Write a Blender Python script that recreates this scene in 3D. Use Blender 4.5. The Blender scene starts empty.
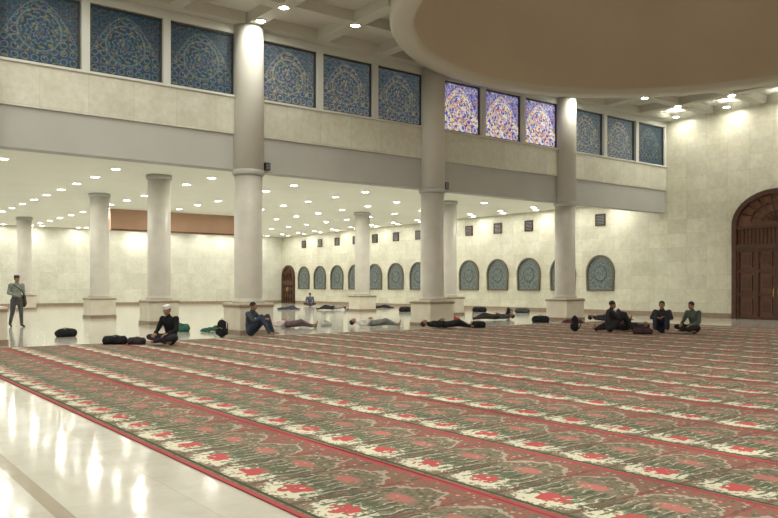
import bpy, bmesh, math, random
from mathutils import Vector, Matrix
random.seed(7)
sc=bpy.context.scene
PI=math.pi
# ---------------------------------------------------------------- dimensions (metres)
D=20.0            # colonnade plane (Y)
BAY=6.95
COLX=[-3.7,3.25,10.2,17.15,24.1]
XE=31.1           # end wall
YB=55.0           # far wall of side aisle
XW=-10.6; YS=-14.0
HC=8.8            # hall ceiling beams underside
HA=5.35           # aisle ceiling
HF=4.7            # beam underside
DCX,DCY=19.4,11.6 # dome centre
# ---------------------------------------------------------------- node helpers
class NT:
    def __init__(s,name):
        s.mat=bpy.data.materials.new(name); s.mat.use_nodes=True
        s.t=s.mat.node_tree; s.n=s.t.nodes; s.l=s.t.links
        s.b=s.n['Principled BSDF']
    def put(s,sock,v):
        if hasattr(v,'is_output') or isinstance(v,bpy.types.NodeSocket): s.l.new(v,sock)
        else:
            try: sock.default_value=v
            except Exception: sock.default_value=(v[0],v[1],v[2],1.0)
    def m(s,op,a,b=None,c=None,clamp=False):
        k=s.n.new('ShaderNodeMath'); k.operation=op; k.use_clamp=clamp
        s.put(k.inputs[0],a)
        if b is not None: s.put(k.inputs[1],b)
        if c is not None: s.put(k.inputs[2],c)
        return k.outputs[0]
    def mix(s,f,a,b,mode='MIX'):
        k=s.n.new('ShaderNodeMix'); k.data_type='RGBA'; k.blend_type=mode
        s.put(k.inputs[0],f)
        for i,v in ((6,a),(7,b)):
            if isinstance(v,bpy.types.NodeSocket): s.l.new(v,k.inputs[i])
            else: k.inputs[i].default_value=(v[0],v[1],v[2],1)
        return k.outputs[2]
    def coord(s,kind='Object'):
        k=s.n.new('ShaderNodeTexCoord'); return k.outputs[kind]
    def sep(s,v):
        k=s.n.new('ShaderNodeSeparateXYZ'); s.l.new(v,k.inputs[0]); return k.outputs
    def comb(s,x,y,z=0.0):
        k=s.n.new('ShaderNodeCombineXYZ'); s.put(k.inputs[0],x); s.put(k.inputs[1],y); s.put(k.inputs[2],z); return k.outputs[0]
    def noise(s,vec,scale,detail=3.0,rough=0.5,col=False):
        k=s.n.new('ShaderNodeTexNoise'); s.l.new(vec,k.inputs['Vector'])
        k.inputs['Scale'].default_value=scale; k.inputs['Detail'].default_value=detail; k.inputs['Roughness'].default_value=rough
        return k.outputs['Color' if col else 'Fac']
    def vor(s,vec,scale,out='Distance',feature='F1'):
        k=s.n.new('ShaderNodeTexVoronoi'); k.feature=feature; s.l.new(vec,k.inputs['Vector'])
        k.inputs['Scale'].default_value=scale; return k.outputs[out]
    def ramp(s,f,stops,interp='LINEAR'):
        k=s.n.new('ShaderNodeValToRGB'); k.color_ramp.interpolation=interp
        e=k.color_ramp.elements
        while len(e)<len(stops): e.new(0.5)
        for i,(p,c) in enumerate(stops):
            e[i].position=p; e[i].color=(c[0],c[1],c[2],1)
        s.l.new(f,k.inputs[0]); return k.outputs[0]
    def out(s,col=None,rough=None,spec=None,metal=None,emit=None,es=0.0,bump=None,bs=0.2,bd=0.01):
        if col is not None: s.put(s.b.inputs['Base Color'],col if isinstance(col,bpy.types.NodeSocket) else (col[0],col[1],col[2],1))
        if rough is not None: s.put(s.b.inputs['Roughness'],rough)
        if spec is not None: s.put(s.b.inputs['Specular IOR Level'],spec)
        if metal is not None: s.put(s.b.inputs['Metallic'],metal)
        if emit is not None:
            s.put(s.b.inputs['Emission Color'],emit if isinstance(emit,bpy.types.NodeSocket) else (emit[0],emit[1],emit[2],1))
            s.put(s.b.inputs['Emission Strength'],es)
        if bump is not None:
            k=s.n.new('ShaderNodeBump'); s.l.new(bump,k.inputs['Height']); k.inputs['Strength'].default_value=bs; k.inputs['Distance'].default_value=bd
            s.l.new(k.outputs[0],s.b.inputs['Normal'])
        return s.mat
def plain(name,col,rough=0.6,spec=0.4,var=0.12,scale=8.0,metal=0.0,bump=0.0):
    t=NT(name); c=t.coord(); n=t.noise(c,scale)
    lo=[x*(1-var) for x in col]; hi=[min(1,x*(1+var)) for x in col]
    cc=t.ramp(n,[(0.3,lo),(0.7,hi)])
    return t.out(cc,rough,spec,metal,bump=n if bump else None,bs=bump)
def emis(name,col,strength):
    t=NT(name); return t.out((0.8,0.8,0.8),0.4,emit=col,es=strength)
def marble(name,axes,col,bw=0.95,bh=0.62,rough=0.35,var=0.09,joint=0.76):
    t=NT(name); o=t.sep(t.coord()); vec=t.comb(o[axes[0]],o[axes[1]])
    k=t.n.new('ShaderNodeTexBrick'); t.l.new(vec,k.inputs['Vector']); k.offset=0.0; k.squash=1.0
    k.inputs['Scale'].default_value=1.0; k.inputs['Brick Width'].default_value=bw; k.inputs['Row Height'].default_value=bh
    k.inputs['Mortar Size'].default_value=0.006; k.inputs['Mortar Smooth'].default_value=0.3
    k.inputs['Color1'].default_value=(*[c*(1-var) for c in col],1); k.inputs['Color2'].default_value=(*[min(1,c*(1+var*0.6)) for c in col],1)
    k.inputs['Mortar'].default_value=(*[c*joint for c in col],1)
    n=t.noise(t.coord(),1.3,6,0.6); n2=t.noise(t.coord(),6.0,6,0.65)
    f=t.ramp(n,[(0.35,(0.87,0.86,0.82)),(0.65,(1,1,1))]); c1=t.mix(1.0,k.outputs['Color'],f,'MULTIPLY')
    f2=t.ramp(n2,[(0.35,(0.90,0.88,0.84)),(0.6,(1,1,1))]); c2=t.mix(1.0,c1,f2,'MULTIPLY')
    return t.out(c2,rough,0.5)
# ---------------------------------------------------------------- materials
M={}
M['marble_end']=marble('marble_end_wall',(1,2),(0.71,0.70,0.59))
M['marble_col']=marble('marble_colonnade',(0,2),(0.69,0.69,0.61),1.15,1.15)
M['plaster']=plain('painted_plaster',(0.62,0.63,0.59),0.8,0.2,0.03,0.8)
M['ceil']=plain('ceiling_paint',(0.64,0.63,0.56),0.85,0.2,0.03,0.7)
M['aceil']=plain('aisle_ceiling_paint',(0.82,0.82,0.74),0.8,0.2,0.02,0.7)
M['beam']=plain('fascia_paint',(0.48,0.48,0.46),0.8,0.2,0.04,0.9)
M['shaft']=plain('column_marble',(0.55,0.52,0.46),0.4,0.4,0.06,2.5)
M['shaftup']=plain('column_upper_paint',(0.61,0.60,0.55),0.6,0.3,0.03,1.0)
M['ped']=plain('pedestal_marble',(0.66,0.61,0.51),0.3,0.5,0.07,3)
M['pedtrim']=plain('pedestal_trim_marble',(0.28,0.21,0.15),0.3,0.5,0.1,6)
M['dome']=plain('dome_plaster',(0.66,0.57,0.46),0.85,0.2,0.03,0.4)
M['ring']=plain('dome_ring_plaster',(0.66,0.64,0.56),0.8,0.2,0.02,0.5)
M['wood']=plain('brown_wood',(0.13,0.05,0.026),0.4,0.5,0.3,9)
M['wood2']=plain('dark_wood',(0.07,0.028,0.015),0.4,0.5,0.3,9)
M['panelpaint']=plain('salmon_soffit_paint',(0.46,0.29,0.20),0.7,0.3,0.08,1.0)
M['frame']=plain('window_frame_dark',(0.05,0.05,0.045),0.5,0.4)
M['stone']=plain('window_surround_stone',(0.13,0.11,0.08),0.5,0.4)
M['metal']=plain('grey_metal',(0.35,0.35,0.35),0.4,0.5,metal=0.6)
M['black']=plain('black_plastic',(0.02,0.02,0.022),0.5,0.4)
M['brass']=plain('brass',(0.6,0.42,0.15),0.35,0.5,metal=0.9)
M['lamp']=emis('lamp_glow',(1.0,0.99,0.94),55)
M['trimring']=plain('downlight_trim',(0.75,0.75,0.73),0.4,0.5)
# floor
t=NT('floor_marble'); co=t.coord(); o=t.sep(co)
k=t.n.new('ShaderNodeTexBrick'); t.l.new(co,k.inputs['Vector']); k.offset=0.0
k.inputs['Scale'].default_value=1; k.inputs['Brick Width'].default_value=1.0; k.inputs['Row Height'].default_value=1.0; k.inputs['Mortar Size'].default_value=0.003
k.inputs['Color1'].default_value=(0.58,0.57,0.52,1); k.inputs['Color2'].default_value=(0.63,0.62,0.56,1); k.inputs['Mortar'].default_value=(0.50,0.48,0.43,1)
n=t.noise(co,1.6,8,0.65); c1=t.mix(1.0,k.outputs['Color'],t.ramp(n,[(0.35,(0.86,0.84,0.80)),(0.65,(1,1,1))]),'MULTIPLY')
dx=t.m('ABSOLUTE',t.m('SUBTRACT',o[0],1.25)); s1=t.m('LESS_THAN',dx,0.05)
fy=t.m('FRACT',t.m('DIVIDE',t.m('ADD',o[1],0.25),BAY)); s2=t.m('MULTIPLY',t.m('LESS_THAN',t.m('ABSOLUTE',t.m('SUBTRACT',fy,0.5)),0.009),t.m('LESS_THAN',o[0],1.2))
s3=t.m('LESS_THAN',t.m('ABSOLUTE',t.m('SUBTRACT',o[1],21.2)),0.09)
band=t.m('MAXIMUM',t.m('MAXIMUM',s1,s2),s3)
c2=t.mix(band,c1,(0.36,0.31,0.24))
rg=t.m('ADD',0.06,t.m('MULTIPLY',t.noise(co,3.0,4),0.09))
M['floor']=t.out(c2,rg,1.0,bump=t.noise(co,5.0,2),bs=0.12,bd=0.02)
# prayer carpet
t=NT('prayer_carpet_weave'); co=t.coord(); o=t.sep(co)
n1=t.noise(co,9.0,2); n2=t.noise(co,24.0,3,0.7); n3=t.noise(co,0.8,2); n4=t.noise(co,14.0,2,0.6)
j1=t.m('MULTIPLY',t.m('SUBTRACT',n1,0.5),0.22)
a=t.m('FRACT',t.m('DIVIDE',t.m('SUBTRACT',o[0],2.35),1.2))
b=t.m('FRACT',t.m('DIVIDE',o[1],0.6)); c=t.m('MULTIPLY',t.m('ABSOLUTE',t.m('SUBTRACT',b,0.5)),2.0)
an=t.m('ADD',a,j1); cn=t.m('ADD',c,t.m('MULTIPLY',t.m('SUBTRACT',n2,0.5),0.5))
def ell(a0,ra,rc,nz,amp):
    x=t.m('POWER',t.m('ABSOLUTE',t.m('DIVIDE',t.m('SUBTRACT',a,a0),ra)),2.0)
    y=t.m('POWER',t.m('DIVIDE',c,rc),2.0)
    return t.m('LESS_THAN',t.m('ADD',t.m('ADD',x,y),t.m('MULTIPLY',t.m('SUBTRACT',nz,0.5),amp)),1.0)
field=t.ramp(n2,[(0.33,(0.08,0.09,0.06)),(0.47,(0.17,0.155,0.11)),(0.60,(0.27,0.21,0.16)),(0.68,(0.11,0.13,0.085))])
col=field
arch=t.m('SUBTRACT',0.86,t.m('MULTIPLY',t.m('POWER',c,2.0),0.24))
sp=t.m('GREATER_THAN',an,arch)
col=t.mix(sp,col,t.ramp(n2,[(0.40,(0.31,0.095,0.085)),(0.55,(0.22,0.16,0.12)),(0.66,(0.10,0.11,0.075))]))
al=t.m('LESS_THAN',t.m('ABSOLUTE',t.m('SUBTRACT',an,arch)),0.018); col=t.mix(t.m('MULTIPLY',al,0.6),col,(0.50,0.45,0.36))
cream=ell(0.22,0.135,0.84,n2,5.0); col=t.mix(cream,col,(0.64,0.62,0.49))
st=t.m('MULTIPLY',t.m('LESS_THAN',t.m('ABSOLUTE',t.m('SUBTRACT',t.m('FRACT',t.m('ADD',t.m('MULTIPLY',c,3.4),t.m('MULTIPLY',n1,1.2))),0.5)),0.15),t.m('LESS_THAN',t.m('ABSOLUTE',t.m('SUBTRACT',a,0.36)),0.17))
col=t.mix(t.m('MULTIPLY',st,0.85),col,(0.075,0.10,0.065))
sw=t.m('MULTIPLY',t.m('LESS_THAN',t.m('ABSOLUTE',t.m('SUBTRACT',t.m('FRACT',t.m('ADD',t.m('MULTIPLY',c,3.4),t.m('MULTIPLY',n1,1.2))),0.18)),0.06),t.m('LESS_THAN',t.m('ABSOLUTE',t.m('SUBTRACT',a,0.42)),0.13))
col=t.mix(t.m('MULTIPLY',sw,0.75),col,(0.55,0.53,0.42))
gr=ell(0.32,0.11,0.50,n4,9.0); col=t.mix(t.m('MULTIPLY',gr,0.8),col,(0.10,0.13,0.08))
red=ell(0.25,0.078,0.36,n4,6.5); col=t.mix(red,col,(0.48,0.10,0.10))
red2=ell(0.60,0.055,0.40,n2,6.0); col=t.mix(red2,col,(0.45,0.17,0.15))
vd=t.vor(co,15.0); col=t.mix(t.m('MULTIPLY',t.m('LESS_THAN',vd,0.22),t.m('GREATER_THAN',a,0.46)),col,(0.44,0.36,0.28))
bd=t.m('GREATER_THAN',cn,0.96); col=t.mix(bd,col,(0.18,0.09,0.075))
nb=t.m('GREATER_THAN',t.m('ABSOLUTE',t.m('SUBTRACT',a,0.5)),0.468)
col=t.mix(nb,col,t.ramp(n2,[(0.45,(0.42,0.08,0.09)),(0.6,(0.32,0.095,0.09))]))
e1=t.m('LESS_THAN',t.m('ABSOLUTE',t.m('SUBTRACT',a,0.06)),0.012); col=t.mix(e1,col,(0.07,0.08,0.05))
col=t.mix(1.0,col,t.ramp(n3,[(0.3,(0.85,0.85,0.85)),(0.7,(1.1,1.1,1.1))]),'MULTIPLY')
M['carpet']=t.out(col,0.95,0.1,bump=t.noise(co,120.0,2),bs=0.4,bd=0.004)
# stained glass
def stained(name,stops,line,es=0.0,linemix=0.6,sc_=26.0,rf=9.0,gf=5.0):
    t=NT(name); uv=t.sep(t.coord('UV')); u=uv[0]; v=uv[1]
    vec=t.comb(u,v)
    du=t.m('MULTIPLY',t.m('SUBTRACT',u,0.5),1.1); dv=t.m('SUBTRACT',v,0.48)
    r=t.m('SQRT',t.m('ADD',t.m('MULTIPLY',du,du),t.m('MULTIPLY',dv,dv))); th=t.m('ARCTAN2',dv,du)
    cell=t.sep(t.vor(vec,sc_,'Color')); base=t.ramp(cell[0],stops,'CONSTANT')
    s=t.m('MULTIPLY',t.m('SINE',t.m('MULTIPLY',th,12.0)),0.22)
    ring=t.m('FRACT',t.m('ADD',t.m('MULTIPLY',r,rf),s))
    mk=t.m('MULTIPLY',t.m('LESS_THAN',t.m('ABSOLUTE',t.m('SUBTRACT',ring,0.5)),0.15),t.m('LESS_THAN',r,0.27))
    fu=t.m('SUBTRACT',t.m('FRACT',t.m('MULTIPLY',u,gf)),0.5); fv=t.m('SUBTRACT',t.m('FRACT',t.m('MULTIPLY',v,gf)),0.5)
    rr=t.m('SQRT',t.m('ADD',t.m('MULTIPLY',fu,fu),t.m('MULTIPLY',fv,fv)))
    m2=t.m('MULTIPLY',t.m('LESS_THAN',t.m('ABSOLUTE',t.m('SUBTRACT',rr,0.36)),0.07),t.m('GREATER_THAN',r,0.33))
    arch=t.m('SUBTRACT',0.93,t.m('MULTIPLY',t.m('POWER',t.m('ABSOLUTE',t.m('SUBTRACT',u,0.5)),1.8),2.2))
    m3=t.m('LESS_THAN',t.m('ABSOLUTE',t.m('SUBTRACT',v,arch)),0.022)
    m4=t.m('LESS_THAN',t.m('ABSOLUTE',t.m('SUBTRACT',r,0.31)),0.016)
    mm=t.m('MAXIMUM',t.m('MAXIMUM',mk,m2),t.m('MAXIMUM',m3,m4))
    col=t.mix(t.m('MULTIPLY',mm,linemix),base,line)
    out=t.m('GREATER_THAN',v,arch); col=t.mix(t.m('MULTIPLY',out,0.55),col,stops[0][1])
    ed=t.vor(vec,sc_,'Distance','DISTANCE_TO_EDGE'); col=t.mix(t.m('LESS_THAN',ed,0.03),col,(0.03,0.035,0.04))
    return t.out(col,0.5,0.25,emit=col,es=es)  # glow put into the glass colour; no light stands behind the panes
M['sg1']=stained('stained_glass_blue',[(0,(0.015,0.040,0.065)),(0.35,(0.035,0.080,0.105)),(0.6,(0.020,0.045,0.130)),(0.80,(0.13,0.125,0.07)),(0.93,(0.13,0.05,0.05))],(0.16,0.20,0.19),0.2,0.5,30.0,13.0,8.0)
M['sg2']=stained('stained_glass_sage',[(0,(0.06,0.10,0.14)),(0.35,(0.14,0.17,0.17)),(0.6,(0.05,0.08,0.20)),(0.8,(0.28,0.25,0.15)),(0.93,(0.22,0.10,0.08))],(0.34,0.35,0.27),0.36,0.5,28.0,12.0,7.0)
M['sg3']=stained('stained_glass_multicolour',[(0,(0.08,0.10,0.42)),(0.28,(0.36,0.36,0.70)),(0.50,(0.60,0.20,0.26)),(0.65,(0.85,0.80,0.82)),(0.82,(0.74,0.52,0.14))],(0.85,0.74,0.46),0.75,0.6,22.0,10.0,6.0)  # emission stands in for backlight shining through these panes
M['sg4']=stained('arched_glass_grey',[(0,(0.12,0.15,0.145)),(0.4,(0.17,0.20,0.19)),(0.7,(0.10,0.13,0.135))],(0.23,0.26,0.23),0.12,0.6,18.0)
# ---------------------------------------------------------------- mesh builder
class MB:
    def __init__(s,name): s.name=name; s.v=[]; s.f=[]; s.mats=[]
    def mi(s,m):
        m=M[m] if isinstance(m,str) else m
        if m not in s.mats: s.mats.append(m)
        return s.mats.index(m)
    def add(s,vs,fs,m,smooth=False,mat=None,uvs=None):
        o=len(s.v); i=s.mi(m) if m is not None else None
        for p in vs:
            p=Vector(p); s.v.append(mat@p if mat is not None else p)
        for k,f in enumerate(fs):
            s.f.append((tuple(o+j for j in f),i,smooth,uvs[k] if uvs else None))
    def box(s,x0,x1,y0,y1,z0,z1,m,mat=None):
        vs=[(x,y,z) for z in(z0,z1) for y in(y0,y1) for x in(x0,x1)]
        s.add(vs,[(0,2,3,1),(4,5,7,6),(0,1,5,4),(2,6,7,3),(0,4,6,2),(1,3,7,5)],m,False,mat)
    def lathe(s,prof,cx,cy,seg,m,smooth=True,cap=True,a0=0.0):
        vs=[];fs=[]
        for (r,z) in prof:
            for i in range(seg):
                an=a0+2*PI*i/seg; vs.append((cx+r*math.cos(an),cy+r*math.sin(an),z))
        for k in range(len(prof)-1):
            for i in range(seg):
                j=(i+1)%seg; fs.append((k*seg+i,k*seg+j,(k+1)*seg+j,(k+1)*seg+i))
        if cap: fs.append(tuple(range(seg-1,-1,-1))); fs.append(tuple((len(prof)-1)*seg+i for i in range(seg)))
        s.add(vs,fs,m,smooth)
    def tube(s,pts,r,m,seg=8,mat=None):
        pts=[Vector(p) for p in pts]; vs=[];fs=[]
        for k,p in enumerate(pts):
            d=(pts[min(k+1,len(pts)-1)]-pts[max(k-1,0)]).normalized()
            up=Vector((0,0,1)) if abs(d.z)<0.9 else Vector((1,0,0)); x=d.cross(up).normalized(); y=d.cross(x)
            for i in range(seg):
                an=2*PI*i/seg; vs.append(p+(x*math.cos(an)+y*math.sin(an))*r)
        for k in range(len(pts)-1):
            for i in range(seg):
                j=(i+1)%seg; fs.append((k*seg+i,k*seg+j,(k+1)*seg+j,(k+1)*seg+i))
        fs.append(tuple(range(seg-1,-1,-1))); fs.append(tuple((len(pts)-1)*seg+i for i in range(seg)))
        s.add(vs,fs,m,True,mat)
    def build(s,loc=(0,0,0),rot=0.0,fixn=True):
        me=bpy.data.meshes.new(s.name); me.from_pydata([tuple(p) for p in s.v],[],[f[0] for f in s.f])
        for m in s.mats: me.materials.append(m)
        uvl=me.uv_layers.new(name='UVMap') if any(f[3] for f in s.f) else None
        for p,f in zip(me.polygons,s.f):
            p.material_index=f[1] or 0; p.use_smooth=f[2]
            if uvl and f[3]:
                for li,uv in zip(p.loop_indices,f[3]): uvl.data[li].uv=uv
        if fixn:
            bm=bmesh.new(); bm.from_mesh(me); bmesh.ops.recalc_face_normals(bm,faces=bm.faces); bm.to_mesh(me); bm.free()
        me.update()
        ob=bpy.data.objects.new(s.name,me); sc.collection.objects.link(ob); ob.location=loc; ob.rotation_euler=(0,0,rot)
        return ob
# ---------------------------------------------------------------- room shell
w=MB('floor'); w.box(XW-0.3,XE+0.3,YS-0.3,YB+0.3,-0.3,0,'floor'); w.build()
w=MB('wall_east'); w.box(XE,XE+0.3,YS-0.3,YB+0.3,0,9.4,'marble_end'); w.build()
w=MB('wall_west'); w.box(XW-0.3,XW,YS-0.3,YB+0.3,0,9.4,'marble_end'); w.build()
w=MB('wall_north'); w.box(XW,XE,YB,YB+0.3,0,HA+0.3,'marble_col'); w.build()
w=MB('wall_south'); w.box(XW,XE,YS-0.3,YS,0,9.4,'marble_col'); w.build()
w=MB('baseboard_east'); w.box(XE-0.03,XE,YS,13.1,0,0.22,'pedtrim'); w.box(XE-0.03,XE,16.95,52.9,0,0.22,'pedtrim'); w.build()
w=MB('baseboard_north'); w.box(XW,XE-0.04,YB-0.03,YB,0,0.22,'pedtrim'); w.build()
WS,WT=6.8,8.55
w=MB('wall_colonnade')
w.box(XW,XE,D,D+0.4,5.7,WS,'marble_col')
w.box(XW,XE,D,D+0.4,WT,9.1,'plaster')
w.box(XW,XE,D+0.06,D+0.5,HF,5.7,'beam')
w.box(XW,XE,D-0.05,D,WS-0.06,WS,'plaster')
wins=[]
bays=[(COLX[i],COLX[i+1]) for i in range(4)]+[(COLX[4],XE)]
for bi,(x0,x1) in enumerate(bays):
    a=x0+0.42; b=x1-(0.42 if bi<4 else 0.12); mw=0.2; ww=(b-a-2*mw)/3
    for k in range(3):
        s=a+k*(ww+mw); wins.append((s,s+ww,bi))
        if k<2: w.box(s+ww,s+ww+mw,D-0.04,D+0.4,WS,WT,'plaster')
for x in COLX: w.box(x-0.42,x+0.42,D+0.01,D+0.4,WS,WT,'plaster')
w.box(XW,COLX[0]-0.42,D+0.01,D+0.4,WS,WT,'plaster'); w.box(XE-0.12,XE,D+0.01,D+0.4,WS,WT,'plaster')
w.build()
wn=0
for (a,b,bi) in wins:
    wn+=1; q=MB('window_%d'%wn); y=D+0.12; f=0.05
    q.box(a,b,y-0.05,y+0.05,WS,WS+f,'frame'); q.box(a,b,y-0.05,y+0.05,WT-f,WT,'frame')
    q.box(a,a+f,y-0.05,y+0.05,WS+f,WT-f,'frame'); q.box(b-f,b,y-0.05,y+0.05,WS+f,WT-f,'frame')
    gm={0:'sg1',1:'sg1',2:'sg2',3:'sg3',4:'sg2'}[bi]
    if bi==4 and b>29: gm='sg1'
    vs=[(a+f,y,WS+f),(b-f,y,WS+f),(b-f,y,WT-f),(a+f,y,WT-f)]
    q.add(vs,[(0,1,2,3)],gm,uvs=[[(0,0),(1,0),(1,1),(0,1)]])
    q.add([(p[0],y+0.02,p[2]) for p in vs],[(3,2,1,0)],'frame')
    q.build(fixn=False)
# hall ceiling with dome opening
w=MB('ceiling'); RH=8.0
angs=sorted(set([2*PI*i/96 for i in range(96)]+[math.atan2(y-DCY,x-DCX)%(2*PI) for x in(XW,XE) for y in(YS,D+0.4)]))
inn=[];outr=[]
for an in angs:
    c,s=math.cos(an),math.sin(an); inn.append((DCX+RH*c,DCY+RH*s))
    ts=[]
    if c>1e-6: ts.append((XE-DCX)/c)
    if c<-1e-6: ts.append((XW-DCX)/c)
    if s>1e-6: ts.append((D+0.4-DCY)/s)
    if s<-1e-6: ts.append((YS-DCY)/s)
    tt=min(ts); outr.append((DCX+tt*c,DCY+tt*s))
n=len(angs); vs=[(p[0],p[1],9.1) for p in inn]+[(p[0],p[1],9.1) for p in outr]
w.add(vs,[(i,(i+1)%n,n+(i+1)%n,n+i) for i in range(n)],'ceil')
ST=BAY/3
def clip(lo,hi,off,R=8.25):
    if abs(off)>=R: return [(lo,hi)]
    h=math.sqrt(R*R-off*off); return [(lo,h*-1),(h,hi)]
gx=[10.2+ST*k for k in range(-8,9)]; gy=[17.95-ST*k for k in range(0,14)]
for x in gx:
    for (p,q) in clip(YS-DCY,D-DCY,x-DCX):
        if q-p>0.05: w.box(x-0.2,x+0.2,DCY+p,DCY+q,HC,9.1,'ceil')
for y in gy:
    for (p,q) in clip(XW-DCX,XE-DCX,y-DCY):
        if q-p>0.05: w.box(DCX+p,DCX+q,y-0.2,y+0.2,HC+0.006,9.1,'ceil')
w.box(XW,XE,D-0.35,D,HC-0.004,9.1,'ceil')
w.build()
w=MB('ceiling_dome'); prof=[(8.35,9.15),(8.35,8.62),(8.28,8.54),(8.05,8.50),(7.80,8.50),(7.70,8.55),(7.68,8.75)]
w.lathe(prof,DCX,DCY,128,'ring',True,False)
pr=[(7.68,8.75),(7.68,9.6)]+[(7.68*math.cos(t*PI/2/16),9.6+5.2*math.sin(t*PI/2/16)) for t in range(1,16)]+[(0.05,14.8)]
w.lathe(pr,DCX,DCY,128,'dome',True,False)
w.build(fixn=False)
w=MB('ceiling_aisle'); w.box(XW,XE,D+0.5,YB,HA,HA+0.3,'aceil')
w.build()
w=MB('trim_soffit'); w.box(12.6,19.9,40.0,40.25,4.25,HA,'panelpaint'); w.box(12.6,19.9,39.96,40.0,4.25,4.33,'wood'); w.build()
# ---------------------------------------------------------------- columns
def column(x,y,full=True):
    q=MB('marble_column'); s=0.55
    q.box(x-s,x+s,y-s,y+s,0,0.14,'pedtrim'); q.box(x-s+0.03,x+s-0.03,y-s+0.03,y+s-0.03,0.14,0.78,'ped')
    q.box(x-s,x+s,y-s,y+s,0.78,0.85,'pedtrim'); q.box(x-s+0.02,x+s-0.02,y-s+0.02,y+s-0.02,0.85,0.90,'ped')
    top=HF if full else HA
    q.lathe([(0.46,0.90),(0.46,0.97),(0.41,1.0),(0.40,1.05),(0.40,top-0.16)],x,y,40,'shaft')
    q.lathe([(0.43,top-0.16),(0.45,top-0.12),(0.45,top-0.02),(0.43,top)],x,y,40,'beam')
    if full: q.lathe([(0.44,HF),(0.44,9.1)],x,y,40,'shaftup')
    return q.build()
for x in COLX: column(x,D)
for x,y in((10.2,26.95),(10.2,33.9),(10.2,48.0),(24.1,26.95),(24.1,33.9)): column(x,y,False)
def speaker(x,y,z):
    q=MB('wall_speaker'); q.box(x-0.08,x+0.08,y-0.14,y,z-0.11,z+0.11,'black'); q.box(x-0.03,x+0.03,y,y+0.10,z-0.03,z+0.03,'metal')
    for k in range(4): q.box(x-0.065,x+0.065,y-0.147,y-0.14,z-0.08+k*0.045,z-0.06+k*0.045,'metal')
    q.build()
speaker(10.2+0.55,D-0.02,4.85); speaker(17.15+0.55,D-0.02,4.85)
# ---------------------------------------------------------------- arched windows on east wall
def arch_outline(hw,z0,zs,zt,n=20,bulge=1.0):
    pts=[(-hw*bulge,z0)]
    for i in range(n+1):
        an=PI-PI*i/n; pts.append((hw*math.cos(an),zs+(zt-zs)*math.sin(an)))
    pts.append((hw*bulge,z0)); return pts
def arch_window(yc,n):
    q=MB('window_%d'%n); hw=0.74
    inn=arch_outline(hw,1.22,2.02,2.80,20,0.93); ou=arch_outline(hw+0.09,1.13,2.02,2.90,20,0.95)
    X0=XE-0.02; X1=XE-0.10
    q.add([(X0,yc+p[0],p[1]) for p in inn],[tuple(range(len(inn)))],'sg4',uvs=[[((p[0]+hw)/(2*hw),(p[1]-1.2)/1.6) for p in inn]])
    m=len(inn); vs=[(X1,yc+p[0],p[1]) for p in inn]+[(X1,yc+p[0],p[1]) for p in ou]+[(XE,yc+p[0],p[1]) for p in ou]+[(XE-0.01,yc+p[0],p[1]) for p in inn]
    fs=[]
    for i in range(m):
        j=(i+1)%m; fs+= [(i,j,m+j,m+i),(m+i,m+j,2*m+j,2*m+i),(i,3*m+i,3*m+j,j)]
    q.add(vs,fs,'stone')
    q.tube([(XE-0.04,yc+0.38*math.cos(2*PI*j/24),2.0+0.38*math.sin(2*PI*j/24)) for j in range(25)],0.012,'frame',6)
    q.build(fixn=False)
    g=MB('ventilation_grille'); s=0.29; z=4.62
    g.box(XE-0.06,XE,yc-s,yc+s,z-s,z-s+0.06,'wood2'); g.box(XE-0.06,XE,yc-s,yc+s,z+s-0.06,z+s,'wood2')
    g.box(XE-0.06,XE,yc-s,yc-s+0.06,z-s,z+s,'wood2'); g.box(XE-0.06,XE,yc+s-0.06,yc+s,z-s,z+s,'wood2')
    g.box(XE-0.015,XE,yc-s,yc+s,z-s,z+s,'black')
    for k in range(6): g.box(XE-0.045,XE-0.015,yc-s+0.05,yc+s-0.05,z-s+0.08+k*0.075,z-s+0.105+k*0.075,'metal')
    g.build()
for k in range(13):
    wn+=1; arch_window(23.6+k*2.33,wn)
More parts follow.
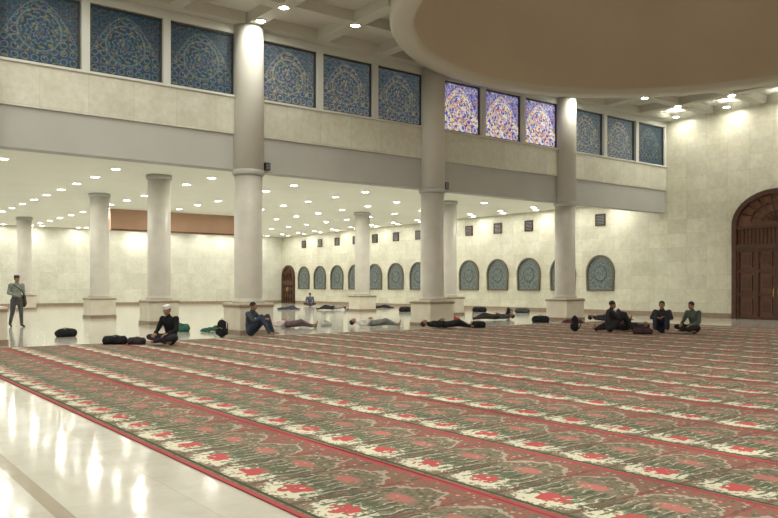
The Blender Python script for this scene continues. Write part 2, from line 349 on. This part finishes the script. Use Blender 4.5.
# doors
def door(yc,hw,zs,zt,n,transom):
    q=MB('door_%d'%n); inn=arch_outline(hw,0.0,zs,zt,28); ou=arch_outline(hw+0.2,0.0,zs,zt+0.2,28)
    X1=XE-0.16; m=len(inn); XB=XE-0.002
    vs=[(X1,yc+p[0],p[1]) for p in inn]+[(X1,yc+p[0],p[1]) for p in ou]+[(XB,yc+p[0],p[1]) for p in ou]+[(XE-0.01,yc+p[0],p[1]) for p in inn]
    fs=[]
    for i in range(m-1):
        j=i+1; fs+=[(i,j,m+j,m+i),(m+i,m+j,2*m+j,2*m+i),(i,3*m+i,3*m+j,j)]
    q.add(vs,fs,'wood2')
    q.add([(XE-0.03,yc+p[0],p[1]) for p in inn],[tuple(range(m))],'wood')
    q.box(XE-0.15,XE-0.03,yc-hw,yc+hw,transom-0.1,transom+0.1,'wood2')
    q.box(XE-0.14,XE-0.03,yc-hw,yc+hw,transom+0.75,transom+0.85,'wood2')
    y=-hw+0.15
    while y<hw:
        q.box(XE-0.07,XE-0.03,yc+y-0.02,yc+y+0.02,transom+0.1,transom+0.75,'wood2'); y+=0.16
    nrad=9
    for i in range(1,nrad):
        an=PI*i/nrad; d=Vector((0,math.cos(an),math.sin(an)))
        q.tube([Vector((XE-0.06,yc,zs+0.1)),Vector((XE-0.06,yc+hw*0.93*d.y,zs+0.1+(zt-zs-0.15)*d.z))],0.025,'wood2',6)
    for i,rr in enumerate((0.35,0.65)):
        q.tube([(XE-0.06,yc+hw*rr*math.cos(PI*j/16),zs+0.1+(zt-zs)*rr*math.sin(PI*j/16)) for j in range(17)],0.025,'wood2',6)
    lw=2*hw/4
    for l in range(4):
        y0=yc-hw+l*lw
        q.box(XE-0.11,XE-0.03,y0,y0+0.09,0,transom-0.1,'wood2'); q.box(XE-0.11,XE-0.03,y0+lw-0.09,y0+lw,0,transom-0.1,'wood2')
        hh=(transom-0.1)/3
        for r in range(3):
            q.box(XE-0.11,XE-0.03,y0+0.09,y0+lw-0.09,r*hh,r*hh+0.12,'wood2')
            q.box(XE-0.08,XE-0.03,y0+0.19,y0+lw-0.19,r*hh+0.22,r*hh+hh-0.12,'wood'); q.box(XE-0.095,XE-0.03,y0+0.25,y0+lw-0.25,r*hh+0.32,r*hh+hh-0.22,'wood2')
        q.box(XE-0.11,XE-0.03,y0+0.09,y0+lw-0.09,transom-0.22,transom-0.1,'wood2')
    for s in(-1,1): q.tube([(XE-0.11,yc+s*0.1,0.95),(XE-0.17,yc+s*0.1,0.98),(XE-0.17,yc+s*0.1,1.25),(XE-0.11,yc+s*0.1,1.28)],0.018,'brass')
    q.build(fixn=False)
door(15.0,1.65,3.9,5.1,1,3.0)
door(53.9,0.75,2.1,2.85,2,1.7)
# ---------------------------------------------------------------- prayer carpet strips
w=MB('prayer_carpet'); x=2.35; k=0
while x<24.5:
    z=0.012+0.004*(k%2); y0=-6+random.uniform(-.1,.1); y1=18.75+random.uniform(-0.12,0.12)
    nseg=24; off=[0.03*math.sin(i*1.1+k*2.3) if k else 0 for i in range(nseg+1)]
    vs=[];fs=[]
    for i in range(nseg+1):
        yy=y0+(y1-y0)*i/nseg; vs+=[(x+off[i],yy,z),(x+1.21+off[i]*0.5,yy,z),(x+1.21+off[i]*0.5,yy,0.001),(x+off[i],yy,0.001)]
    for i in range(nseg):
        p=4*i; r=4*i+4; fs+=[(p,p+1,r+1,r),(p+1,p+2,r+2,r+1),(p+3,p,r,r+3)]
    fs+=[(0,3,2,1),(4*nseg,4*nseg+1,4*nseg+2,4*nseg+3)]
    w.add(vs,fs,'carpet'); x+=1.2; k+=1
w.build()
# ---------------------------------------------------------------- recessed downlights
def downlights(name,pts,z,r):
    q=MB(name)
    for (x,y) in pts:
        q.lathe([(r*1.35,z),(r*1.35,z-0.015),(r,z-0.02),(r,z-0.004)],x,y,16,'trimring',True,False)
        q.add([(x+r*math.cos(2*PI*i/16),y+r*math.sin(2*PI*i/16),z-0.008) for i in range(16)],[tuple(range(16))],'lamp')
    q.build(fixn=False)
def area(name,x,y,z,size,power,col=(0.98,0.94,0.79)):
    l=bpy.data.lights.new(name,'AREA'); l.shape='DISK'; l.size=size; l.energy=power; l.color=col
    o=bpy.data.objects.new(name,l); sc.collection.objects.link(o); o.location=(x,y,z); return o
hall=[]
for x in gx:
    for y in gy:
        if math.hypot(x-DCX,y-DCY)>8.9 and x<XE-0.4 and x>XW+0.4: hall.append((x,y))
wash=[(30.45,17.95-ST*k+ST/2) for k in range(-0,10)]
colw=[(x,D-0.75) for x in COLX]
downlights('hall_downlights',hall+wash+colw,HC,0.13)
for i,(x,y) in enumerate(hall):
    ix=round((x-10.2)/ST); iy=round((17.95-y)/ST)
    if (ix+iy)%2==0 and x>-4 and y>-9: area('downlight_lamp',x,y,HC-0.03,0.2,36)
for p in wash:
    if p[1]>2: area('wallwash_lamp',p[0],p[1],HC-0.03,0.2,24)
for p in colw: area('column_lamp',p[0],p[1],HC-0.03,0.2,20)
H2=BAY/2
ai=[(10.2+H2*(i+0.5),D+1.7+ST*j) for i in range(-4,6) for j in range(15)]
ai=[p for p in ai if p[0]<XE-0.3 and p[1]<YB-0.4 and not(abs(p[1]-40.1)<0.5 and 12<p[0]<20.3)]
ring_e=[(XE-0.75,22.45+2.33*k) for k in range(14)]; ring_n=[(1.0+ST*k,YB-0.8) for k in range(13)]
downlights('aisle_downlights',ai+ring_e+ring_n,HA,0.15)
for i,(x,y) in enumerate(ai):
    if x>1 and (round((x-10.2)/H2-0.5)+round((y-D-1.7)/ST))%2==0: area('aisle_lamp',x,y,HA-0.03,0.28,30,(0.99,0.96,0.83))
for i,(x,y) in enumerate(ring_e+ring_n):
    if i%2==0: area('aisle_wall_lamp',x,y,HA-0.03,0.25,18,(0.99,0.96,0.83))
# ---------------------------------------------------------------- people
def ev_remesh(mb,vox,smooth_it=4):
    ob=mb.build(fixn=True)
    md=ob.modifiers.new('r','REMESH'); md.mode='VOXEL'; md.voxel_size=vox
    sm=ob.modifiers.new('s','SMOOTH'); sm.factor=0.5; sm.iterations=smooth_it
    dg=bpy.context.evaluated_depsgraph_get(); me=bpy.data.meshes.new_from_object(ob.evaluated_get(dg))
    vs=[v.co.copy() for v in me.vertices]; fs=[tuple(p.vertices) for p in me.polygons]
    bpy.data.objects.remove(ob); bpy.data.meshes.remove(me)
    return vs,fs
def capsule(mb,p0,p1,r0,r1,flat=1.0,side=Vector((1,0,0)),m='black',seg=14,rings=5):
    p0=Vector(p0);p1=Vector(p1); d=(p1-p0); L=d.length; d=d.normalized() if L>1e-6 else Vector((0,0,1))
    sd=(side-d*side.dot(d))
    if sd.length<0.1: sd=Vector((0,1,0))-d*d.y
    if sd.length<0.1: sd=Vector((0,0,1))-d*d.z
    sd.normalize(); bk=d.cross(sd)
    vs=[];fs=[]; prof=[]
    for i in range(1,rings+1):
        a=-PI/2+PI/2*i/rings; prof.append((p0+d*(r0*math.sin(a)),r0*math.cos(a)))
    for i in range(0,rings):
        a=PI/2*i/rings; prof.append((p1+d*(r1*math.sin(a)),r1*math.cos(a)))
    vs.append(p0-d*r0)
    for c,r in prof:
        for i in range(seg):
            a=2*PI*i/seg; vs.append(c+sd*(r*math.cos(a))+bk*(r*flat*math.sin(a)))
    vs.append(p1+d*r1); n=len(prof)
    for i in range(seg): fs.append((0,1+(i+1)%seg,1+i))
    for k in range(n-1):
        for i in range(seg):
            j=(i+1)%seg; fs.append((1+k*seg+i,1+k*seg+j,1+(k+1)*seg+j,1+(k+1)*seg+i))
    e=len(vs)-1
    for i in range(seg): fs.append((e,1+(n-1)*seg+i,1+(n-1)*seg+(i+1)%seg))
    mb.add(vs,fs,m,True)
def ellipsoid(mb,c,r,m,seg=16,rings=10,mat=None,zmin=None):
    vs=[];fs=[]
    c=Vector(c)
    for k in range(rings+1):
        a=-PI/2+PI*k/rings
        for i in range(seg):
            b=2*PI*i/seg; z=r[2]*math.sin(a)
            if zmin is not None: z=max(z,zmin)
            vs.append(c+Vector((r[0]*math.cos(a)*math.cos(b),r[1]*math.cos(a)*math.sin(b),z)))
    for k in range(rings):
        for i in range(seg):
            j=(i+1)%seg; fs.append((k*seg+i,k*seg+j,(k+1)*seg+j,(k+1)*seg+i))
    mb.add(vs,fs,m,True,mat)
# canonical hand: wrist at origin, fingers +Y, palm normal -Z, thumb +X
h=MB('h'); capsule(h,(0,-0.02,0),(0,0.015,0),0.026,0.030,0.6); capsule(h,(0.0,0.02,0),(0.0,0.075,-0.004),0.034,0.038,0.36)
for fx,L,r in((0.030,0.070,0.0085),(0.010,0.080,0.009),(-0.011,0.073,0.0085),(-0.030,0.056,0.0075)):
    b=Vector((fx,0.095,-0.004)); p1=b+Vector((fx*0.12,L*0.42,-0.008)); p2=p1+Vector((0,L*0.30,-0.018)); p3=p2+Vector((0,L*0.16,-0.018))
    capsule(h,b-Vector((0,0.02,0)),p1,r*1.1,r,1,seg=8,rings=3); capsule(h,p1,p2,r,r*0.92,1,seg=8,rings=3); capsule(h,p2,p3,r*0.92,r*0.75,1,seg=8,rings=3)
capsule(h,(0.026,0.028,-0.004),(0.052,0.062,-0.012),0.014,0.011,1,seg=8,rings=3); capsule(h,(0.052,0.062,-0.012),(0.060,0.092,-0.022),0.0105,0.0085,1,seg=8,rings=3)
HAND=ev_remesh(h,0.005,2)
# canonical head: centre at origin, face +Y, up +Z
h=MB('h')
ellipsoid(h,(0,-0.012,0.025),(0.076,0.096,0.092),'black'); ellipsoid(h,(0,0.018,-0.045),(0.058,0.066,0.068),'black')
ellipsoid(h,(0,0.050,-0.098),(0.024,0.022,0.018),'black')
capsule(h,(0,0.078,0.010),(0,0.100,-0.028),0.010,0.014)
for s in(-1,1):
    ellipsoid(h,(s*0.080,-0.012,-0.008),(0.010,0.020,0.032),'black'); ellipsoid(h,(s*0.013,0.092,-0.032),(0.010,0.010,0.008),'black')
    ellipsoid(h,(s*0.030,0.077,0.022),(0.022,0.010,0.007),'black'); ellipsoid(h,(s*0.038,0.062,-0.03),(0.020,0.016,0.018),'black')
capsule(h,(-0.02,0.080,-0.060),(0.02,0.080,-0.060),0.0065,0.0065); capsule(h,(-0.016,0.078,-0.070),(0.016,0.078,-0.070),0.007,0.007)
HEAD=ev_remesh(h,0.007,3)
def basis(x,y,z,o):
    m=Matrix.Identity(4)
    for i,c in enumerate((x,y,z,o)):
        for r in range(3): m[r][i]=c[r]
    return m
SK=plain('skin_brown',(0.30,0.16,0.10),0.6,0.3,0.08,20); LIP=plain('lip',(0.26,0.10,0.08),0.5,0.3)
EW=plain('eye_white',(0.75,0.73,0.70),0.3,0.5,0.02); HAIR=plain('hair_black',(0.012,0.010,0.009),0.6,0.4,0.2,60)
_cl={}
def cloth(c):
    c=tuple(c)
    if c not in _cl: _cl[c]=plain('cloth_%d'%len(_cl),c,0.9,0.15,0.22,7.0,bump=0.25)
    return _cl[c]
POSES={
 'stand':dict(pel=(0,0,.93),belly=(0,.01,1.08),chest=(0,0,1.30),neck=(0,.0,1.47),head=(0,.025,1.60),sh=[(-.19,0,1.41),(.19,0,1.41)],el=[(-.27,-.05,1.15),(.26,-.02,1.15)],wr=[(-.26,.08,.93),(.12,.20,1.08)],hip=[(-.10,0,.90),(.10,0,.90)],kn=[(-.11,.10,.49),(.12,-.04,.49)],an=[(-.12,.12,.09),(.13,-.20,.12)],toe=[(-.14,.28,.035),(.15,-.05,.035)],fd=(0,1,-.1),fu=(0,.1,1)),
 'cross':dict(pel=(0,-.02,.13),belly=(0,-.03,.26),chest=(0,.03,.46),neck=(0,.07,.62),head=(0,.12,.745),sh=[(-.19,.04,.57),(.19,.04,.57)],el=[(-.27,.12,.32),(.27,.12,.32)],wr=[(-.18,.33,.25),(.18,.33,.25)],hip=[(-.11,.02,.13),(.11,.02,.13)],kn=[(-.36,.30,.16),(.36,.30,.16)],an=[(.10,.40,.08),(-.12,.34,.07)],toe=[(.24,.36,.05),(-.26,.30,.05)],fd=(0,1,-.35),fu=(0,.35,1)),
 'knees':dict(pel=(0,-.12,.12),belly=(0,-.15,.26),chest=(0,-.13,.46),neck=(0,-.09,.62),head=(0,-.04,.745),sh=[(-.19,-.10,.57),(.19,-.10,.57)],el=[(-.28,.08,.40),(.28,.08,.40)],wr=[(-.12,.28,.44),(.10,.30,.42)],hip=[(-.11,-.08,.13),(.11,-.08,.13)],kn=[(-.17,.30,.50),(.16,.28,.50)],an=[(-.15,.46,.09),(.15,.50,.09)],toe=[(-.17,.63,.035),(.18,.67,.035)],fd=(0,1,-.2),fu=(0,.2,1)),
 'lie':dict(pel=(0,0,.13),belly=(0,.13,.14),chest=(0,.34,.15),neck=(0,.52,.16),head=(0,.66,.19),sh=[(-.19,.46,.13),(.19,.46,.13)],el=[(-.29,.22,.08),(.29,.24,.10)],wr=[(-.12,.10,.24),(.10,.14,.26)],hip=[(-.10,-.03,.13),(.10,-.03,.13)],kn=[(-.14,-.44,.24),(.12,-.46,.12)],an=[(-.14,-.78,.08),(.14,-.88,.07)],toe=[(-.16,-.90,.08),(.18,-.93,.21)],fd=(0.25,.25,1),fu=(0,1,-.25)),
}
def person(name,pose,loc,face,top,bot,shoes=None,hat=None,short=False,scale=1.0,bagc=None):
    P={k:([Vector(a) for a in v] if isinstance(v,list) else Vector(v)) for k,v in POSES[pose].items()}
    X=Vector((1,0,0)); b=MB('b'); segs=[]
    def S(p0,p1,r0,r1,lab,flat=1.0,side=X):
        capsule(b,p0,p1,r0,r1,flat,side); segs.append((p0,p1,max(r0,r1),lab))
    S(P['pel'],P['belly'],.165,.15,'bot' if pose!='cross' else 'top',.72); S(P['belly'],P['chest'],.15,.17,'top',.66)
    S(P['chest'],P['neck'].lerp(P['chest'],.45),.17,.12,'top',.66); S(P['neck'].lerp(P['chest'],.25),P['head'].lerp(P['neck'],.3),.062,.056,'skin')
    for i in(0,1):
        S(P['chest'].lerp(P['sh'][i],.3)+Vector((0,0,0)),P['sh'][i],.10,.078,'top'); S(P['sh'][i],P['el'][i],.070,.052,'top')
        S(P['el'][i],P['wr'][i],.048 if not short else .040,.036 if not short else .027,'skin' if short else 'top')
        S(P['hip'][i],P['kn'][i],.105,.072,'bot'); S(P['kn'][i],P['an'][i],.068,.052,'bot')
        d=(P['toe'][i]-P['an'][i]); S(P['an'][i]-d*0.12+Vector((0,0,-.02)),P['toe'][i],.040,.034,'shoe',.9)
    vs,fs=ev_remesh(b,.02,3)
    mats={'top':cloth(top),'bot':cloth(bot),'skin':SK,'shoe':SK if shoes is None else cloth(shoes)}
    q=MB(name); groups={k:[] for k in mats}
    for f in fs:
        c=sum((vs[i] for i in f),Vector())/len(f); best=1e9;bl='top'
        for p0,p1,r,lab in segs:
            d=p1-p0; tt=max(0,min(1,(c-p0).dot(d)/max(d.length_squared,1e-9))); dd=(c-(p0+d*tt)).length-r
            if dd<best: best=dd; bl=lab
        groups[bl].append(f)
    for p in vs: q.v.append(p)
    for lab,fl in groups.items():
        mi=q.mi(mats[lab])
        for f in fl: q.f.append((f,mi,True,None))
    for i in(0,1):
        d=(P['wr'][i]-P['el'][i]).normalized(); nrm=Vector((0,0,1)); nrm=(nrm-d*nrm.dot(d))
        if nrm.length<.15: nrm=Vector(((-1 if i==0 else 1),0,0)); nrm=nrm-d*nrm.dot(d)
        nrm.normalize(); xx=d.cross(nrm)
        tx=xx if (xx.x>0)==(i==0) else -xx
        q.add(HAND[0],HAND[1],SK,True,basis(tx,d,nrm,P['wr'][i]))
    fd=P['fd'].normalized(); fu=(P['fu']-fd*P['fu'].dot(fd)).normalized(); xx=fd.cross(fu)
    Hm=basis(xx,fd,fu,P['head']+fu*0.02)
    q.add(HEAD[0],HEAD[1],SK,True,Hm)
    for s in(-1,1):
        ellipsoid(q,(s*.030,.076,.004),(.014,.010,.007),EW,10,6,Hm); ellipsoid(q,(s*.030,.084,.004),(.006,.004,.006),HAIR,8,6,Hm)
        ellipsoid(q,(s*.030,.088,.022),(.020,.005,.004),HAIR,8,6,Hm)
    ellipsoid(q,(0,.088,-.064),(.020,.004,.006),LIP,10,6,Hm)
    ellipsoid(q,(0,-.024,.044),(.083,.094,.086),HAIR,18,12,Hm,zmin=-.055)
    if hat:
        vs=[];fs=[];pf=[(.088,.05),(.089,.06),(.087,.115),(.080,.128),(.05,.134),(.002,.136)]
        for r,z in pf:
            for i in range(20): vs.append((r*math.cos(2*PI*i/20),-.018+r*1.12*math.sin(2*PI*i/20),z))
        for k in range(len(pf)-1):
            for i in range(20):
                j=(i+1)%20; fs.append((k*20+i,k*20+j,(k+1)*20+j,(k+1)*20+i))
        q.add(vs,fs,cloth(hat),True,Hm)
    if bagc:
        mc=cloth(bagc)
        capsule(q,(-.24,.0,.98),(-.24,.02,.80),.12,.13,.5,Vector((0,1,0)),mc)
        q.tube([(-.24,.02,1.0),(-.16,.13,1.18),(0,.145,1.32),(.13,.08,1.44),(.15,-.02,1.475),(.05,-.12,1.38),(-.12,-.13,1.2),(-.24,-.03,1.0)],.016,mc,6)
    ob=q.build(fixn=False); ob.location=loc; ob.rotation_euler=(0,0,face); ob.scale=(scale,)*3
    mn=min(v.co.z for v in ob.data.vertices)*scale; ob.location.z=loc[2]-mn
    return ob
FL=0.0; CP=0.016
def yaw(dx,dy): return math.atan2(dy,dx)-PI/2
BLK=(0.018,0.018,0.02); GRY=(0.06,0.06,0.065)
person('standing_man','stand',(5.75,28.2,FL),yaw(.2,-1),(0.24,0.26,0.23),(0.09,0.09,0.09),(0.03,0.03,0.03),hat=(0.05,0.05,0.05),bagc=(0.05,0.045,0.04))
person('seated_man','cross',(6.80,17.25,CP),yaw(-.9,-.5),BLK,(0.03,0.03,0.04),hat=(0.72,0.72,0.70))
person('seated_man','knees',(9.75,18.75,CP),yaw(.6,-.8),(0.06,0.075,0.10),(0.045,0.06,0.09))
person('seated_man','knees',(19.00,13.95,CP),yaw(.75,-.65),(0.03,0.03,0.035),(0.03,0.03,0.03))
person('seated_man','knees',(19.75,12.85,CP),yaw(-.85,-.45),(0.035,0.035,0.04),(0.03,0.035,0.05))
person('seated_woman','cross',(20.35,12.2,CP),yaw(-.9,.1),(0.09,0.11,0.09),(0.03,0.03,0.03))
person('sleeping_man','lie',(19.75,14.15,CP),yaw(.8,-.6),(0.035,0.03,0.035),(0.03,0.03,0.03))
person('sleeping_man','lie',(15.3,20.9,FL),yaw(-.794,.607),(0.58,0.57,0.52),(0.22,0.22,0.21))
person('sleeping_man','lie',(16.35,18.45,CP),yaw(-.85,.45),BLK,(0.03,0.03,0.03))
person('sleeping_man','lie',(12.6,21.9,FL),yaw(-.794,.607),(0.52,0.44,0.42),(0.16,0.11,0.12))
person('sleeping_man','lie',(24.2,37.0,FL),yaw(.794,-.607),(0.25,0.25,0.25),(0.04,0.04,0.05))
person('sleeping_man','lie',(22.3,22.1,FL),yaw(.794,-.607),GRY,(0.05,0.04,0.04))
person('sleeping_man','lie',(24.6,18.3,CP),yaw(-.794,.607),(0.04,0.04,0.05),(0.10,0.04,0.045))
person('seated_man','cross',(27.3,44.5,FL),yaw(-.6,-.8),(0.12,0.13,0.20),(0.05,0.05,0.05))
# ---------------------------------------------------------------- bags
def duffel(loc,rot,col,L=0.55,R=0.15):
    q=MB('duffel_bag'); mc=cloth(col); seg=20; n=14; vs=[];fs=[]
    for k in range(n+1):
        tt=k/n; e=min(1,math.sin(PI*min(max(tt,0.0),1.0))*2.4)**0.5 if 0<tt<1 else 0.02
        for i in range(seg):
            a=2*PI*i/seg; r=R*e*(1+0.08*math.sin(3*a+k)+0.06*math.sin(k*1.7)); z=r*math.sin(a)*0.85
            vs.append((L*(tt-.5),r*1.15*math.cos(a),max(z,-R*0.62)+R*0.62))
    for k in range(n):
        for i in range(seg):
            j=(i+1)%seg; fs.append((k*seg+i,k*seg+j,(k+1)*seg+j,(k+1)*seg+i))
    q.add(vs,fs,mc,True)
    for s in(-1,1):
        q.tube([(-L*.22,s*R*.9,R*.7),(-L*.2,s*R*.5,R*1.35),(0,s*R*.35,R*1.62),(L*.2,s*R*.5,R*1.35),(L*.22,s*R*.9,R*.7)],.012,'black',6)
    q.tube([(-L*.42,0,R*1.25),(0,0,R*1.5),(L*.42,0,R*1.25)],.008,'metal',6)
    return q.build(loc,rot)
def backpack(loc,rot,col):
    q=MB('backpack'); mc=cloth(col)
    b=MB('b'); capsule(b,(0,0,.14),(0,0,.34),.15,.13,.62); capsule(b,(0,.09,.13),(0,.09,.20),.09,.08,.5); capsule(b,(-.14,0,.1),(-.14,0,.18),.045,.04); capsule(b,(.14,0,.1),(.14,0,.18),.045,.04)
    vs,fs=ev_remesh(b,.015,2); lo=min(v.z for v in vs); vs=[v-Vector((0,0,lo)) for v in vs]; q.add(vs,fs,mc,True)
    for s in(-1,1): q.tube([(s*.07,-.07,.42),(s*.09,-.15,.36),(s*.10,-.14,.2),(s*.09,-.08,.08)],.014,'black',6)
    q.tube([(-.03,0,.46),(-.02,0,.50),(.02,0,.50),(.03,0,.46)],.008,'black',6)
    q.tube([(-.09,.125,.24),(0,.14,.26),(.09,.125,.24)],.005,'metal',5)
    return q.build(loc,rot)
def blanket(loc,rot,col,sx=.5,sy=.3,h=.2):
    q=MB('crumpled_blanket'); mc=cloth(col); n=28; vs=[];fs=[]
    for j in range(n+1):
        for i in range(n+1):
            u=i/n*2-1; v=j/n*2-1; r=min(1,math.hypot(u,v)*.95)
            z=h*max(0,1-r**2.2)*(0.75+.3*math.sin(5*u+2*v)*math.cos(4*v-u))+0.02*abs(math.sin(9*u+5*v))+.012
            k=1-.12*abs(math.sin(7*math.atan2(v,u))) ; rr=math.sqrt(max(0.0001,1-.42*min(u*u,v*v)))
            vs.append((sx*u*k*rr,sy*v*k*rr,z))
    for j in range(n):
        for i in range(n): a=j*(n+1)+i; fs.append((a,a+1,a+n+2,a+n+1))
    q.add(vs,fs,mc,True)
    ob=q.build(loc,rot); so=ob.modifiers.new('thick','SOLIDIFY'); so.thickness=.01; return ob
duffel((5.7,21.9,0),.4,BLK,.6,.15)
duffel((5.85,18.25,.017),-.5,BLK,.6,.13); duffel((6.2,17.8,.017),-.8,(0.04,0.03,0.035),.45,.11)
duffel((9.05,22.3,0),-.6,(0.03,0.11,0.08),.7,.16); blanket((9.85,21.6,0),-.6,(0.03,0.10,0.07),.40,.3,.17)
backpack((9.0,19.2,0.0),2.2,BLK)
duffel((17.6,18.2,.017),-.5,BLK,.5,.14)
duffel((14.3,22.3,0),.2,(0.45,0.45,0.43),.4,.11)
blanket((21.2,23.7,0),-.6,(0.30,0.05,0.06),.5,.35,.2)
backpack((23.6,22.6,0),.5,BLK); duffel((22.2,19.6,0),-.6,BLK,.7,.17); blanket((22.6,18.4,.016),-.4,(0.10,0.03,0.04),.45,.3,.16)
backpack((25.9,18.8,.0),1.0,(0.05,0.04,0.06)); blanket((23.9,17.2,.016),-.4,(0.10,0.03,0.04),.4,.3,.16)
backpack((18.4,14.9,.017),1.2,BLK); duffel((18.9,12.9,.017),-.6,(0.06,0.03,0.035),.6,.12)
duffel((25.6,32.0,0),-.5,BLK,.8,.18); duffel((26.7,31.0,0),-.5,(0.08,0.03,0.035),.7,.16); blanket((24.6,35.3,0),-.5,(0.1,0.1,0.13),.6,.35,.22)
blanket((22.6,39.2,0),-.6,(0.05,0.05,0.07),.7,.4,.22); duffel((28.6,29.5,0),-.6,BLK,.8,.18); duffel((29.2,27.0,0),-.6,GRY,.8,.17); blanket((28.5,38.0,0),-.6,BLK,.8,.4,.2)
# ---------------------------------------------------------------- world, camera, view
wd=bpy.data.worlds.new('World'); sc.world=wd; wd.use_nodes=True
wd.node_tree.nodes['Background'].inputs[0].default_value=(0.02,0.025,0.04,1); wd.node_tree.nodes['Background'].inputs[1].default_value=0.3
cam=bpy.data.cameras.new('Camera'); co=bpy.data.objects.new('Camera',cam); sc.collection.objects.link(co)
cam.sensor_width=36; cam.lens=768/778*36; cam.shift_y=27/778; cam.clip_end=300
fw=Vector((0.607,0.794,0)).normalized(); co.location=(0,0,1.38); co.rotation_euler=(PI/2,0,math.atan2(fw.y,fw.x)-PI/2)
sc.camera=co
sc.view_settings.view_transform='Standard'; sc.view_settings.look='None'; sc.view_settings.exposure=0.0
